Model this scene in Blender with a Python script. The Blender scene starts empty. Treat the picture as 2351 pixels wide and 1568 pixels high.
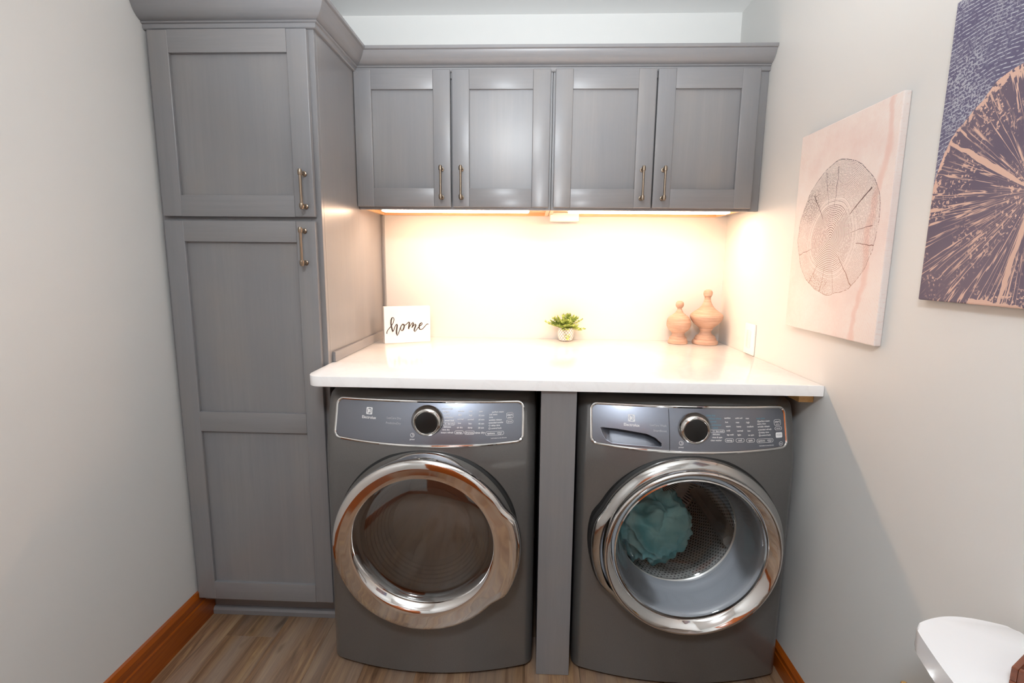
import bpy, bmesh, math, random
from mathutils import Vector, Matrix, noise
random.seed(7)
S = bpy.context.scene
COL = S.collection

# ------------------------------------------------------------------ camera
CAM = Vector((1.2473, -2.3697, 1.3726))
YAW, PITCH, ROLL = -0.0388, -0.1536, 0.0102
def cam_matrix():
    cy, sy = math.cos(YAW), math.sin(YAW)
    fw = Vector((sy*math.cos(PITCH), cy*math.cos(PITCH), math.sin(PITCH)))
    r = Vector((cy, -sy, 0)); u = r.cross(fw)
    cr, sr = math.cos(ROLL), math.sin(ROLL)
    R, U = cr*r+sr*u, -sr*r+cr*u
    m = Matrix((R, U, -fw)).transposed().to_4x4(); m.translation = CAM
    return m
cd = bpy.data.cameras.new('camera'); cam = bpy.data.objects.new('camera', cd); COL.objects.link(cam)
cam.matrix_world = cam_matrix()
cd.sensor_fit = 'HORIZONTAL'; cd.sensor_width = 36.0; cd.lens = 36.0*1154.75/2351.0
cd.clip_start = 0.02
S.camera = cam
# ------------------------------------------------------------------ world, exposure
W = bpy.data.worlds.new('world'); S.world = W; W.use_nodes = True
W.node_tree.nodes['Background'].inputs[0].default_value = (0.8, 0.85, 1.0, 1)
W.node_tree.nodes['Background'].inputs[1].default_value = 0.25
VS = S.view_settings
VS.view_transform = 'Standard'; VS.look = 'None'; VS.gamma = 1.0; VS.use_curve_mapping = False
VS.exposure = 1.06
S.cycles.max_bounces = 10; S.cycles.diffuse_bounces = 5; S.cycles.glossy_bounces = 5
S.cycles.transparent_max_bounces = 16; S.cycles.caustics_reflective = False; S.cycles.caustics_refractive = False
# room: x 0..XR, y YB..0 (back wall y=0), z 0..ZC
XR, ZC, YB = 2.124, 2.44, -3.7
CEIL_LAMP_E = 46.0       # emission of the ceiling globe
LED_E = 25.0             # emission of the LED bars

# the photographer's flash, held by the camera and bounced off the ceiling
fl_d = bpy.data.lights.new('bounce_flash', 'SPOT'); fl_d.energy = 104.0; fl_d.color = (.90, .96, 1.0)
fl_d.spot_size = math.radians(88); fl_d.spot_blend = .9; fl_d.shadow_soft_size = .06
fl_o = bpy.data.objects.new('bounce_flash', fl_d); COL.objects.link(fl_o)
fl_o.location = (1.25, -2.40, 1.55); fl_o.rotation_euler = (math.radians(90+40), 0, 0)   # aimed up and forward

# ------------------------------------------------------------------ materials
def lin(h):
    h = h.lstrip('#'); o = []
    for i in (0, 2, 4):
        c = int(h[i:i+2], 16)/255
        o.append(c/12.92 if c <= .04045 else ((c+.055)/1.055)**2.4)
    return (o[0], o[1], o[2], 1)
class NT:
    def __init__(s, name):
        s.m = bpy.data.materials.new(name); s.m.use_nodes = True; s.t = s.m.node_tree
        s.b = s.t.nodes['Principled BSDF']; s.out = s.t.nodes['Material Output']
    def n(s, typ, **kw):
        x = s.t.nodes.new(typ)
        for k, v in kw.items():
            if k.startswith('i_'): x.inputs[k[2:].replace('_', ' ')].default_value = v
            else: setattr(x, k, v)
        return x
    def l(s, a, b): s.t.links.new(a, b)
    def setp(s, **kw):
        for k, v in kw.items(): s.b.inputs[k.replace('_', ' ')].default_value = v
    def ramp(s, fac, stops, interp='LINEAR'):
        r = s.n('ShaderNodeValToRGB'); e = r.color_ramp; e.interpolation = interp
        while len(e.elements) < len(stops): e.elements.new(0.5)
        for q, (p, c) in zip(e.elements, stops): q.position = p; q.color = c
        s.l(fac, r.inputs[0]); return r.outputs[0]
    def math(s, op, a, b=None, c=None, clamp=False):
        x = s.n('ShaderNodeMath', operation=op); x.use_clamp = clamp
        for i, v in enumerate((a, b, c)):
            if v is None: continue
            if hasattr(v, 'is_linked') or hasattr(v, 'links'): s.l(v, x.inputs[i])
            else: x.inputs[i].default_value = v
        return x.outputs[0]
    def mix(s, fac, a, b, bt='MIX'):
        x = s.n('ShaderNodeMix', data_type='RGBA', blend_type=bt)
        for i, v in ((0, fac), (6, a), (7, b)):
            if hasattr(v, 'links'): s.l(v, x.inputs[i])
            else: x.inputs[i].default_value = v
        return x.outputs[2]
    def bump(s, h, strength, dist=0.002):
        b = s.n('ShaderNodeBump'); b.inputs['Strength'].default_value = strength; b.inputs['Distance'].default_value = dist
        s.l(h, b.inputs['Height']); s.l(b.outputs[0], s.b.inputs['Normal'])
    def obj(s, scale=(1, 1, 1), loc=(0, 0, 0), rnd=0.0):
        tc = s.n('ShaderNodeTexCoord'); mp = s.n('ShaderNodeMapping')
        mp.inputs['Scale'].default_value = scale; mp.inputs['Location'].default_value = loc
        src = tc.outputs['Object']
        if rnd:
            oi = s.n('ShaderNodeObjectInfo'); v = s.n('ShaderNodeVectorMath', operation='SCALE')
            cx = s.n('ShaderNodeCombineXYZ'); s.l(oi.outputs['Random'], cx.inputs[0]); s.l(oi.outputs['Random'], cx.inputs[1]); s.l(oi.outputs['Random'], cx.inputs[2])
            s.l(cx.outputs[0], v.inputs[0]); v.inputs['Scale'].default_value = rnd
            ad = s.n('ShaderNodeVectorMath', operation='ADD'); s.l(src, ad.inputs[0]); s.l(v.outputs[0], ad.inputs[1]); src = ad.outputs[0]
        s.l(src, mp.inputs['Vector']); return mp.outputs[0]
    def noise(s, vec, scale, detail=4, rough=.5, dist=0.0):
        x = s.n('ShaderNodeTexNoise'); x.inputs['Scale'].default_value = scale; x.inputs['Detail'].default_value = detail
        x.inputs['Roughness'].default_value = rough; x.inputs['Distortion'].default_value = dist
        s.l(vec, x.inputs['Vector']); return x.outputs['Fac']

def plain(name, col, rough=.5, metal=0.0, **kw):
    t = NT(name); t.setp(Base_Color=lin(col) if isinstance(col, str) else (*col, 1), Roughness=rough, Metallic=metal, **kw)
    return t.m
def paint(name, col, sc=220, st=.12):
    t = NT(name); t.setp(Roughness=.55); v = t.obj()
    n1 = t.noise(v, 1.3, 3); t.l(t.mix(t.math('MULTIPLY', n1, .25), (*col, 1), (col[0]*.94, col[1]*.94, col[2]*.93, 1)), t.b.inputs['Base Color'])
    t.bump(t.noise(v, sc, 3), st, .0006); return t.m
def stained(name, axis):
    # grey stained maple: fine streaks along the grain, soft cloudy stain
    sc = {'z': (34, 34, 1.6), 'x': (1.6, 34, 34), 'y': (34, 1.6, 34)}[axis]
    t = NT(name); v = t.obj(sc, rnd=13.0); v2 = t.obj((1, 1, 1), rnd=13.0)
    fine = t.noise(v, 3.0, 6, .65, .3); broad = t.noise(v2, 5.0, 3, .5)
    sc2 = {'z': (9, 9, .25), 'x': (.25, 9, 9), 'y': (9, .25, 9)}[axis]
    v3 = t.obj(sc2, rnd=13.0); band = t.noise(v3, 1.2, 2, .5)
    c = t.ramp(fine, [(.25, (.188, .186, .193, 1)), (.5, (.202, .199, .206, 1)), (.8, (.220, .215, .219, 1))])
    c = t.mix(t.math('MULTIPLY', t.ramp(broad, [(.38, (0, 0, 0, 1)), (.68, (1, 1, 1, 1))]), .5 if axis == 'z' else .25), c, (.232, .212, .198, 1))
    c = t.mix(t.math('MULTIPLY', t.ramp(band, [(.42, (0, 0, 0, 1)), (.6, (1, 1, 1, 1))]), .4 if axis == 'z' else .2), c, (.168, .172, .186, 1))
    t.l(c, t.b.inputs['Base Color'])
    t.setp(Roughness=.34, Coat_Weight=.25, Coat_Roughness=.22)
    t.bump(fine, .03, .0004); return t.m
def oak(name, axis, a, b, rough=.3):
    sc = {'z': (30, 30, 1.2), 'x': (1.2, 30, 30), 'y': (30, 1.2, 30)}[axis]
    t = NT(name); v = t.obj(sc, rnd=5.0); f = t.noise(v, 2.4, 7, .65, .8); g = t.noise(t.obj(rnd=5.0), 3.0, 3)
    c = t.ramp(f, [(.3, lin(a)), (.7, lin(b))]); c = t.mix(t.math('MULTIPLY', g, .3), c, lin(a))
    t.l(c, t.b.inputs['Base Color']); t.setp(Roughness=rough, Coat_Weight=.3, Coat_Roughness=.15); t.bump(f, .06, .0006)
    return t.m
M = {}
M['wall'] = paint('wall_paint', (.658, .655, .638))
M['ceiling'] = paint('ceiling_paint', (.86, .86, .85), 120, .2)
M['gray_z'] = stained('gray_stained_wood_vertical', 'z')
M['gray_x'] = stained('gray_stained_wood_horizontal', 'x')
M['gray_y'] = stained('gray_stained_wood_depth', 'y')
M['maple'] = oak('natural_maple', 'x', '#d9a878', '#e6bd92', .4)
M['oak_y'] = oak('orange_oak_depth', 'y', '#80390a', '#ae5a14')
M['oak_x'] = oak('orange_oak_horizontal', 'x', '#80390a', '#ae5a14')
M['oak_z'] = oak('orange_oak_vertical', 'z', '#80390a', '#ae5a14')
M['pine'] = oak('raw_pine', 'y', '#c8965a', '#dfb878', .6)
M['walnut'] = oak('brown_wood', 'x', '#5a2c18', '#7c4022', .35)
M['brass'] = plain('antique_brass', '#8f8070', .3, 1.0)
M['brass_dark'] = plain('dark_antique_brass', '#5a4c3c', .35, 1.0)
M['white_plastic'] = plain('white_plastic', '#eceae4', .35)
M['white_gloss'] = plain('white_porcelain', '#d8dadd', .12, Coat_Weight=.4)
M['black'] = plain('black_plastic', '#111111', .35)
M['black_rubber'] = plain('black_rubber', '#0b0b0b', .6)
M['chrome'] = plain('chrome', '#d8d6d4', .055, 1.0)
M['chrome_soft'] = plain('satin_chrome', '#d4d2cf', .10, 1.0)
M['silver_face'] = plain('silver_ring', '#b9b8b6', .12, 1.0)
M['print'] = plain('white_print', '#e9e9ea', .5)
M['print_dim'] = plain('gray_print', '#a9acb2', .5)
M['print_teal'] = plain('teal_print', '#5f93a8', .5)
M['ink'] = plain('dark_ink', '#3a2c28', .7)
M['gasket'] = plain('gray_rubber_boot', '#b4b8c0', .45)
M['bowl_gray'] = plain('gray_plastic_bowl', '#bfc1c4', .4)
M['dark_gray'] = plain('dark_gray_plastic', '#2b2a2a', .4)
def body_mat():
    t = NT('titanium_paint'); v = t.obj(); n = t.noise(v, 900, 2)
    c = t.ramp(n, [(.3, (.112, .108, .103, 1)), (.7, (.150, .145, .139, 1))]); t.l(c, t.b.inputs['Base Color'])
    t.setp(Metallic=.35, Roughness=.34, Coat_Weight=.8, Coat_Roughness=.06); return t.m
M['titanium'] = body_mat()
M['console'] = plain('console_gray', '#787c86', .36, .85, Coat_Weight=.8, Coat_Roughness=.08)
def quartz():
    t = NT('white_quartz'); v = t.obj(); n = t.noise(v, 7, 6, .6, 1.2)
    c = t.ramp(n, [(.44, (.92, .92, .915, 1)), (.495, (.895, .89, .885, 1)), (.55, (.92, .92, .915, 1))]); t.l(c, t.b.inputs['Base Color'])
    t.setp(Roughness=.1); return t.m
M['quartz'] = quartz()
def emit(name, col, e):
    t = NT(name); t.setp(Base_Color=(.9, .9, .9, 1), Emission_Color=(*col, 1), Emission_Strength=e); return t.m
M['led'] = emit('led_diffuser', (1.0, .66, .44), LED_E)
M['globe'] = emit('lamp_globe', (.88, .945, 1.0), CEIL_LAMP_E)
def glassy(name, tint, rough=.02, base=.04):
    t = NT(name); t.t.nodes.remove(t.b)
    tr = t.n('ShaderNodeBsdfTransparent'); tr.inputs[0].default_value = (*tint, 1)
    gl = t.n('ShaderNodeBsdfGlossy'); gl.inputs['Roughness'].default_value = rough
    fr = t.n('ShaderNodeFresnel'); fr.inputs[0].default_value = 1.5
    mx = t.n('ShaderNodeMixShader'); f = t.math('ADD', fr.outputs[0], base, clamp=True)
    t.l(f, mx.inputs[0]); t.l(tr.outputs[0], mx.inputs[1]); t.l(gl.outputs[0], mx.inputs[2]); t.l(mx.outputs[0], t.out.inputs[0])
    return t.m
M['glass'] = glassy('clear_teal_glass', (.985, .998, 1.0), .02, .04)
M['dark_glass'] = glassy('smoked_glass', (.50, .46, .43), .03, .13)
def plank_mat():
    t = NT('vinyl_plank'); v = t.obj((26, 1.5, 26), rnd=31.0); v2 = t.obj((7, .7, 7), rnd=31.0)
    f = t.noise(v, 1.6, 8, .70, 1.0); g = t.noise(v2, 1.6, 3, .5, .4); kn = t.noise(t.obj((9, 3, 9), rnd=17.0), 1.5, 2)
    c = t.ramp(f, [(.30, lin('#4f3826')), (.48, lin('#7d5f47')), (.70, lin('#a0835f'))])
    c = t.mix(t.math('MULTIPLY', t.ramp(g, [(.4, (0, 0, 0, 1)), (.62, (1, 1, 1, 1))]), .5), c, lin('#94867a'))
    c = t.mix(t.math('MULTIPLY', t.ramp(kn, [(.66, (0, 0, 0, 1)), (.75, (1, 1, 1, 1))]), .6), c, lin('#3c2c20'))
    oi = t.n('ShaderNodeObjectInfo'); k = t.math('MULTIPLY_ADD', oi.outputs['Random'], .30, .90)
    hs = t.n('ShaderNodeHueSaturation'); t.l(c, hs.inputs['Color']); t.l(k, hs.inputs['Value'])
    t.l(hs.outputs[0], t.b.inputs['Base Color']); t.setp(Roughness=.42); t.bump(f, .15, .0008); return t.m
M['plank'] = plank_mat()
def finial_mat():
    t = NT('turned_pale_wood'); v = t.obj((6, 6, 60)); f = t.noise(v, 2, 6, .6); g = t.noise(t.obj(), 14, 3)
    c = t.ramp(f, [(.3, lin('#a88672')), (.7, lin('#c8aa96'))]); c = t.mix(t.math('MULTIPLY', g, .35), c, lin('#a08072'))
    t.l(c, t.b.inputs['Base Color']); t.setp(Roughness=.65); t.bump(f, .2, .001); return t.m
M['finial'] = finial_mat()
def leaf_mat():
    t = NT('leaf'); g = t.noise(t.obj(), 60, 2)
    t.l(t.ramp(g, [(.35, lin('#748f3a')), (.65, lin('#c6d478'))]), t.b.inputs['Base Color']); t.setp(Roughness=.5); return t.m
M['leaf'] = leaf_mat()
def cloth_mat(n_, a, b):
    t = NT(n_); g = t.noise(t.obj(), 9, 4); t.l(t.ramp(g, [(.35, lin(a)), (.65, lin(b))]), t.b.inputs['Base Color'])
    t.setp(Roughness=.9); t.bump(t.noise(t.obj(), 500, 2), .2, .0006); return t.m
M['teal'] = cloth_mat('teal_cloth', '#86d8e2', '#bff4f6')
def perf_mat():
    t = NT('perforated_steel'); tc = t.n('ShaderNodeTexCoord'); sp = t.n('ShaderNodeSeparateXYZ'); t.l(tc.outputs['Object'], sp.inputs[0])
    a = t.math('MULTIPLY', t.math('ARCTAN2', sp.outputs[0], sp.outputs[2]), .235/.013); b = t.math('MULTIPLY', sp.outputs[1], 1/.013)
    row = t.math('FLOOR', b); a2 = t.math('MULTIPLY_ADD', t.math('MODULO', row, 2.0), .5, a)
    fa = t.math('SUBTRACT', t.math('FRACT', a2), .5); fb = t.math('SUBTRACT', t.math('FRACT', b), .5)
    d = t.math('SQRT', t.math('ADD', t.math('MULTIPLY', fa, fa), t.math('MULTIPLY', fb, fb)))
    h = t.ramp(d, [(.2, (.02, .02, .02, 1)), (.28, (.72, .70, .68, 1))]); t.l(h, t.b.inputs['Base Color']); t.setp(Metallic=.35, Roughness=.35)
    return t.m
M['perforated'] = perf_mat()
M['steel'] = plain('drum_steel', '#c4c3c0', .3, .6)

# ------------------------------------------------------------------ builders
def add_box(bm, x0, x1, y0, y1, z0, z1, bev=0.0, seg=2):
    vs = [bm.verts.new((x, y, z)) for z in (z0, z1) for y in (y0, y1) for x in (x0, x1)]
    fs = [bm.faces.new([vs[i] for i in f]) for f in ((0, 2, 3, 1), (4, 5, 7, 6), (0, 1, 5, 4), (2, 6, 7, 3), (0, 4, 6, 2), (1, 3, 7, 5))]
    if bev > 0:
        es = list({e for f in fs for e in f.edges})
        bmesh.ops.bevel(bm, geom=es, offset=bev, segments=seg, profile=.6, affect='EDGES')
def box(*a, **k):
    bm = bmesh.new(); add_box(bm, *a, **k); return bm
def add_lathe(bm, prof, c=(0, 0, 0), axis='z', seg=48, rf=None, sh0=None, shz=0.0, shn=1, cap0=False, cap1=False):
    rings = []
    for j, (r, h) in enumerate(prof):
        ring = []
        for i in range(seg):
            t = 2*math.pi*i/seg; rr = rf(t, r, j) if rf else r
            a, b = rr*math.cos(t), rr*math.sin(t)
            if sh0 is not None and j > sh0-1: b += shz*min(1.0, (j-sh0+1)/shn)
            p = (a, b, h) if axis == 'z' else ((a, h, b) if axis == 'y' else (h, a, b))
            ring.append(bm.verts.new((p[0]+c[0], p[1]+c[1], p[2]+c[2])))
        rings.append(ring)
    for A, B in zip(rings, rings[1:]):
        for i in range(seg): bm.faces.new((A[i], A[(i+1) % seg], B[(i+1) % seg], B[i]))
    if cap0: bm.faces.new(rings[0])
    if cap1: bm.faces.new(rings[-1])
def lathe(*a, **k):
    bm = bmesh.new(); add_lathe(bm, *a, **k); return bm
def add_tube(bm, pts, r, seg=8, closed=False, flat=None):
    pts = [Vector(p) for p in pts]; n = len(pts); rings = []
    up0 = Vector((0, 1, 0)) if flat is None else Vector(flat)
    for i, p in enumerate(pts):
        a = pts[(i-1) % n] if (closed or i > 0) else p; b = pts[(i+1) % n] if (closed or i < n-1) else p
        t = (b-a).normalized(); u = up0 - t*up0.dot(t)
        if u.length < 1e-4: u = Vector((1, 0, 0)) - t*t.x
        u.normalize(); v = t.cross(u); rr = r[i] if isinstance(r, (list, tuple)) else r
        ku = .35 if flat is not None else 1.0
        rings.append([bm.verts.new(p + u*(rr*ku*math.cos(2*math.pi*k/seg)) + v*(rr*math.sin(2*math.pi*k/seg))) for k in range(seg)])
    m = n if closed else n-1
    for i in range(m):
        A, B = rings[i], rings[(i+1) % n]
        for k in range(seg): bm.faces.new((A[k], A[(k+1) % seg], B[(k+1) % seg], B[k]))
    if not closed: bm.faces.new(rings[0]); bm.faces.new(rings[-1])
def add_prism(bm, poly, h0, h1, axis='z', bev=0.0):
    def P(a, b, h): return {'z': (a, b, h), 'y': (a, h, b), 'x': (h, a, b)}[axis]
    A = [bm.verts.new(P(a, b, h0)) for a, b in poly]; B = [bm.verts.new(P(a, b, h1)) for a, b in poly]
    fs = [bm.faces.new(A), bm.faces.new(B)]; n = len(poly)
    fs += [bm.faces.new((A[i], A[(i+1) % n], B[(i+1) % n], B[i])) for i in range(n)]
    if bev:
        es = list(set(fs[0].edges) | set(fs[1].edges)); bmesh.ops.bevel(bm, geom=es, offset=bev, segments=2, profile=.6, affect='EDGES')
def rrect(x0, x1, y0, y1, r, n=6):
    o = []
    for cx, cy, a in ((x1-r, y1-r, 0), (x0+r, y1-r, 90), (x0+r, y0+r, 180), (x1-r, y0+r, 270)):
        for i in range(n+1):
            t = math.radians(a+90*i/n); o.append((cx+r*math.cos(t), cy+r*math.sin(t)))
    return o
def obj(name, bm, mat, parent=None, smooth=False, angle=35, label=None):
    bmesh.ops.recalc_face_normals(bm, faces=bm.faces)
    me = bpy.data.meshes.new(name); bm.to_mesh(me); bm.free()
    if isinstance(mat, str): mat = M[mat]
    me.materials.append(mat)
    if smooth:
        for p in me.polygons: p.use_smooth = True
        try: me.set_sharp_from_angle(angle=math.radians(angle))
        except Exception: pass
    o = bpy.data.objects.new(name, me); COL.objects.link(o)
    if parent: o.parent = parent
    if label: o['label'] = label
    return o
def thing(name, label, cat, loc=(0, 0, 0), rz=0.0, group=None):
    o = bpy.data.objects.new(name, None); COL.objects.link(o); o.location = loc; o.rotation_euler = (0, 0, rz)
    o.empty_display_size = .05; o['label'] = label; o['category'] = cat
    if group: o['group'] = group
    return o
def tag(o, label, cat, group=None):
    o['label'] = label; o['category'] = cat
    if group: o['group'] = group
    return o
def struct(name, bm, mat, smooth=False, label=None):
    o = obj(name, bm, mat, None, smooth); o['kind'] = 'structure'
    if label: o['label'] = label
    return o
def shift(bm, d):
    for v in bm.verts: v.co += Vector(d)
    return bm

# ------------------------------------------------------------------ room shell
T = .1
fl = struct('floor', box(-T, XR+T, YB-T, T, -.12, -.012), 'dark_gray')
struct('ceiling', box(-T, XR+T, YB-T, T, ZC, ZC+T), 'ceiling')
struct('wall_left', box(-T, 0, YB-T, T, -.012, ZC), 'wall')
struct('wall_right', box(XR, XR+T, YB-T, T, -.012, ZC), 'wall')
struct('wall_back', box(0, XR, 0, T, -.012, ZC), 'wall')
struct('wall_front', box(0, XR, YB-T, YB, -.012, ZC), 'wall')
# planks
PW, PL = .1848, 1.22
def plank_bm(w, l):
    bm = box(0, w-.0004, 0, l-.0004, -.012, 0, bev=.0006, seg=1); return bm
k = 0
x = .135 - PW
col_i = 0
while x < XR:
    x0, x1 = max(x, 0.0), min(x+PW, XR)
    off = -.736 if col_i == 1 else -.736 + (.41, 0, .77, .33, .93, .18, .61, .05, .5, .84, .27, .7, .1)[col_i % 13]
    y = off
    while y < 0: y += PL
    while y > YB:
        y1, y0 = min(y, 0.0), max(y-PL, YB)
        if y1-y0 > .02:
            o = obj('plank', plank_bm(x1-x0, y1-y0), 'plank', fl); o.location = (x0, y0, 0)
        y -= PL
    x += PW; col_i += 1
# baseboards
def baseboard(name, side, h, y0, y1):
    t = .016
    prof = [(0, 0), (t, 0), (t, h*.62), (t*.8, h*.66), (t*.86, h*.72), (t*.86, h*.86), (t*.62, h*.92), (t*.42, h*.965), (0, h)]
    bm = bmesh.new()
    pts = [((p if side > 0 else XR-p), z) for p, z in prof]
    add_prism(bm, pts, y0, y1, 'y')
    return struct(name, bm, 'oak_y')
baseboard('baseboard_left', 1, .137, YB, -.611)
baseboard('baseboard_right', -1, .079, YB, -.02)
bm = bmesh.new(); add_box(bm, .016, .45, YB, YB+.016, 0, .137, bev=.003); add_box(bm, 1.56, XR-.016, YB, YB+.016, 0, .137, bev=.003)
struct('baseboard_front', bm, 'oak_x')
# door behind the camera (seen only in reflections)
door = struct('door_1', box(.55, 1.46, YB, YB+.035, .01, 2.05, bev=.003), 'oak_z')
for zz0, zz1 in ((.2, .95), (1.1, 1.95)):
    for xx0, xx1 in ((.65, .96), (1.05, 1.36)):
        obj('door_panel', box(xx0, xx1, YB+.035, YB+.047, zz0, zz1, bev=.008), 'oak_z', door)
obj('door_knob', lathe([(.0, .0), (.012, .0), (.012, .03), (.026, .045), (.03, .06), (.02, .075), (.0001, .078)], (1.4, YB+.035, 1.0), 'y', 24), 'brass', door, True)
bm = bmesh.new(); add_box(bm, .46, .55, YB, YB+.022, 0, 2.06, bev=.003); add_box(bm, 1.46, 1.55, YB, YB+.022, 0, 2.06, bev=.003); add_box(bm, .46, 1.55, YB, YB+.022, 2.06, 2.15, bev=.003)
struct('trim_1', bm, 'oak_z')

# ceiling lamp (out of frame; its light is what fills the room)
cl = thing('ceiling_light', 'round white flush ceiling light above and behind the camera', 'light', (1.06, -2.75, ZC))
obj('canopy', lathe([(.0001, 0), (.19, 0), (.19, -.02), (.185, -.03), (.0001, -.03)], seg=40), 'white_plastic', cl, True)
obj('globe', lathe([(.18, -.03), (.178, -.05), (.16, -.085), (.12, -.11), (.06, -.125), (.0001, -.128)], seg=40), 'globe', cl, True)

# ------------------------------------------------------------------ cabinet doors
def pull(parent, x, z0, z1, yf):
    bm = bmesh.new(); so = .032; e = .011
    yb = yf-so
    add_lathe(bm, [(.0001, z0), (.0045, z0), (.0052, z0+.002), (.0052, z0+.006), (.0042, z0+.007), (.0042, z1-.007), (.0052, z1-.006), (.0052, z1-.002), (.0045, z1), (.0001, z1)], (x, yb, 0), 'z', 14)
    for zz in (z0+e, z1-e):
        add_lathe(bm, [(.0042, zz-.007), (.0068, zz-.007), (.0072, zz-.005), (.0072, zz+.005), (.0068, zz+.007), (.0042, zz+.007)], (x, yb, 0), 'z', 14)
        add_lathe(bm, [(.0042, yb), (.0042, yf-.008), (.006, yf-.005), (.0088, yf-.004), (.0092, yf-.0015), (.0092, yf)], (x, 0, zz), 'y', 16)
    return obj('handle', bm, 'brass', parent, True, label='antique brass bar handle')
def shaker(parent, x0, x1, z0, z1, yf, mids=(), th=.02, sw=.0655, rw=.0685, top=None, hx=None, hz=None):
    bm = bmesh.new(); add_box(bm, x0+sw-.01, x1-sw+.01, yf+.0125, yf+th-.001, z0+rw-.01, z1-rw+.01)
    d = obj('door', bm, 'gray_z', parent)
    for a, b in ((x0, x0+sw), (x1-sw, x1)):
        obj('stile', box(a, b, yf, yf+th, z0, z1, bev=.0032, seg=3), 'gray_z', d, True)
    for a, b in [(z0, z0+rw), (z1-rw, z1)] + [(m[0], m[1]) for m in mids]:
        obj('rail', box(x0+sw-.0004, x1-sw+.0004, yf, yf+th, a, b, bev=.0012), 'gray_x', d, True)
    if hx is not None: pull(d, hx, hz[0], hz[1], yf)
    return d

# tall cabinet ------------------------------------------------------
XT, YT, YD = .546, -.6824, -.7024
tc = thing('tall_cabinet', 'tall gray stained pantry cabinet with two stacked shaker doors against the left wall', 'cabinet')
bm = bmesh.new(); add_box(bm, .001, XT, -.002, YT+.019, .105, 2.125, bev=.001, seg=1)
obj('carcass', bm, 'gray_z', tc)
obj('toe_kick', box(.017, XT-.003, -.002, -.611, .001, .105), 'gray_x', tc)
bm = bmesh.new(); add_prism(bm, [(-.611, .001), (-.627, .001), (-.627, .018), (-.622, .026), (-.611, .03)], .017, XT-.003, 'x')
obj('shoe_molding', bm, 'gray_x', tc)
ff = bmesh.new()
add_box(ff, .001, .03, YT, YT+.019, .1225, 2.125, bev=.001, seg=1); add_box(ff, .51, XT, YT, YT+.019, .105, 2.125, bev=.001, seg=1)
add_box(ff, .03, .51, YT, YT+.019, 2.07, 2.125); add_box(ff, .03, .51, YT, YT+.019, 1.485, 1.535); add_box(ff, .03, .51, YT, YT+.019, .105, .15)
obj('face_frame', ff, 'gray_z', tc)
shaker(tc, .0185, .530, 1.517, 2.090, YD, hx=.5025, hz=(1.539, 1.664), rw=.0685)
shaker(tc, .0185, .530, .1225, 1.5035, YD, mids=[(.775, .846)], hx=.4935, hz=(1.3575, 1.483))
obj('scribe_molding', box(XT, XT+.011, -.022, -.001, 1.0225, 1.588, bev=.002), 'gray_z', tc)
obj('counter_scribe', box(XT, XT+.011, -.6473, -.0225, 1.0225, 1.058, bev=.002), 'gray_y', tc)
# crown moulding profile (d outwards, z)
CP = [(.0, 2.0945), (.008, 2.0945), (.011, 2.097), (.011, 2.109), (.016, 2.111), (.018, 2.114), (.016, 2.117), (.022, 2.1185), (.031, 2.123), (.041, 2.132), (.049, 2.143), (.054, 2.154), (.0555, 2.1575), (.062, 2.159), (.0635, 2.161), (.0635, 2.170), (.0, 2.170)]
def crown(segs):
    # segs: list of (point, outward miter direction)
    bm = bmesh.new(); rings = []
    for (px, py), (mx, my) in segs:
        rings.append([bm.verts.new((px+mx*d, py+my*d, z)) for d, z in CP])
    n = len(CP)
    for A, B in zip(rings, rings[1:]):
        for i in range(n): bm.faces.new((A[i], A[(i+1) % n], B[(i+1) % n], B[i]))
    bm.faces.new(rings[0]); bm.faces.new(rings[-1]); return bm
YU, YUD = -.3127, -.3336
obj('crown_molding', crown([((.001, YT), (0, -1)), ((XT, YT), (1, -1))]), 'gray_x', tc, True, 25)
obj('crown_molding', crown([((XT, YT-.0), (1, -1)), ((XT, YU), (1, -1))]), 'gray_y', tc, True, 25)
cm = obj('crown_molding', crown([((XT+.0006, YU), (1, -1)), ((XR-.001, YU), (0, -1))]), 'gray_x', None, True, 25)
tag(cm, 'gray stained crown molding running along the top of the wall cabinets', 'molding')

# wall cabinets -----------------------------------------------------
def wall_cab(x0, x1, label, doors, xfill=None):
    c = thing('wall_cabinet', label, 'cabinet', group='wall cabinets over the counter')
    zb, zt = 1.583, 2.125; yb = YU+.019
    bm = bmesh.new(); add_box(bm, x0, x1, -.002, yb, 1.606, zt); obj('carcass', bm, 'gray_z', c)
    bm = bmesh.new(); add_box(bm, x0+.016, x1-.016, -.019, yb, 1.600, 1.606)
    add_box(bm, x0+.0005, x0+.016, -.002, yb, 1.588, 1.606); add_box(bm, x1-.016, x1-.0005, -.002, yb, 1.588, 1.606); add_box(bm, x0+.016, x1-.016, -.019, -.002, 1.588, 1.606)
    obj('bottom_panel', bm, 'maple', c, label='unstained maple underside')
    ff = bmesh.new(); xr = xfill or x1
    add_box(ff, x0, x0+.022, YU, yb, zb, zt, bev=.001, seg=1); add_box(ff, x1-.022, x1, YU, yb, zb, zt, bev=.001, seg=1)
    add_box(ff, x0+.022, x1-.022, YU, yb, zb, zb+.03); add_box(ff, x0+.022, x1-.022, YU, yb, zt-.05, zt)
    obj('face_frame', ff, 'gray_z', c)
    if xfill: obj('filler_strip', box(x1, xfill-.001, YU, yb, zb, zt, bev=.001, seg=1), 'gray_z', c)
    for (a, b, hx) in doors:
        shaker(c, a, b, 1.592, 2.1015, YUD, sw=.0675, rw=.0715, hx=hx, hz=(1.617, 1.745))
    return c
wall_cab(XT+.0005, 1.3145, 'gray shaker wall cabinet next to the tall pantry cabinet', [(.5475, .9215, .886), (.9278, 1.306, .964)])
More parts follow.
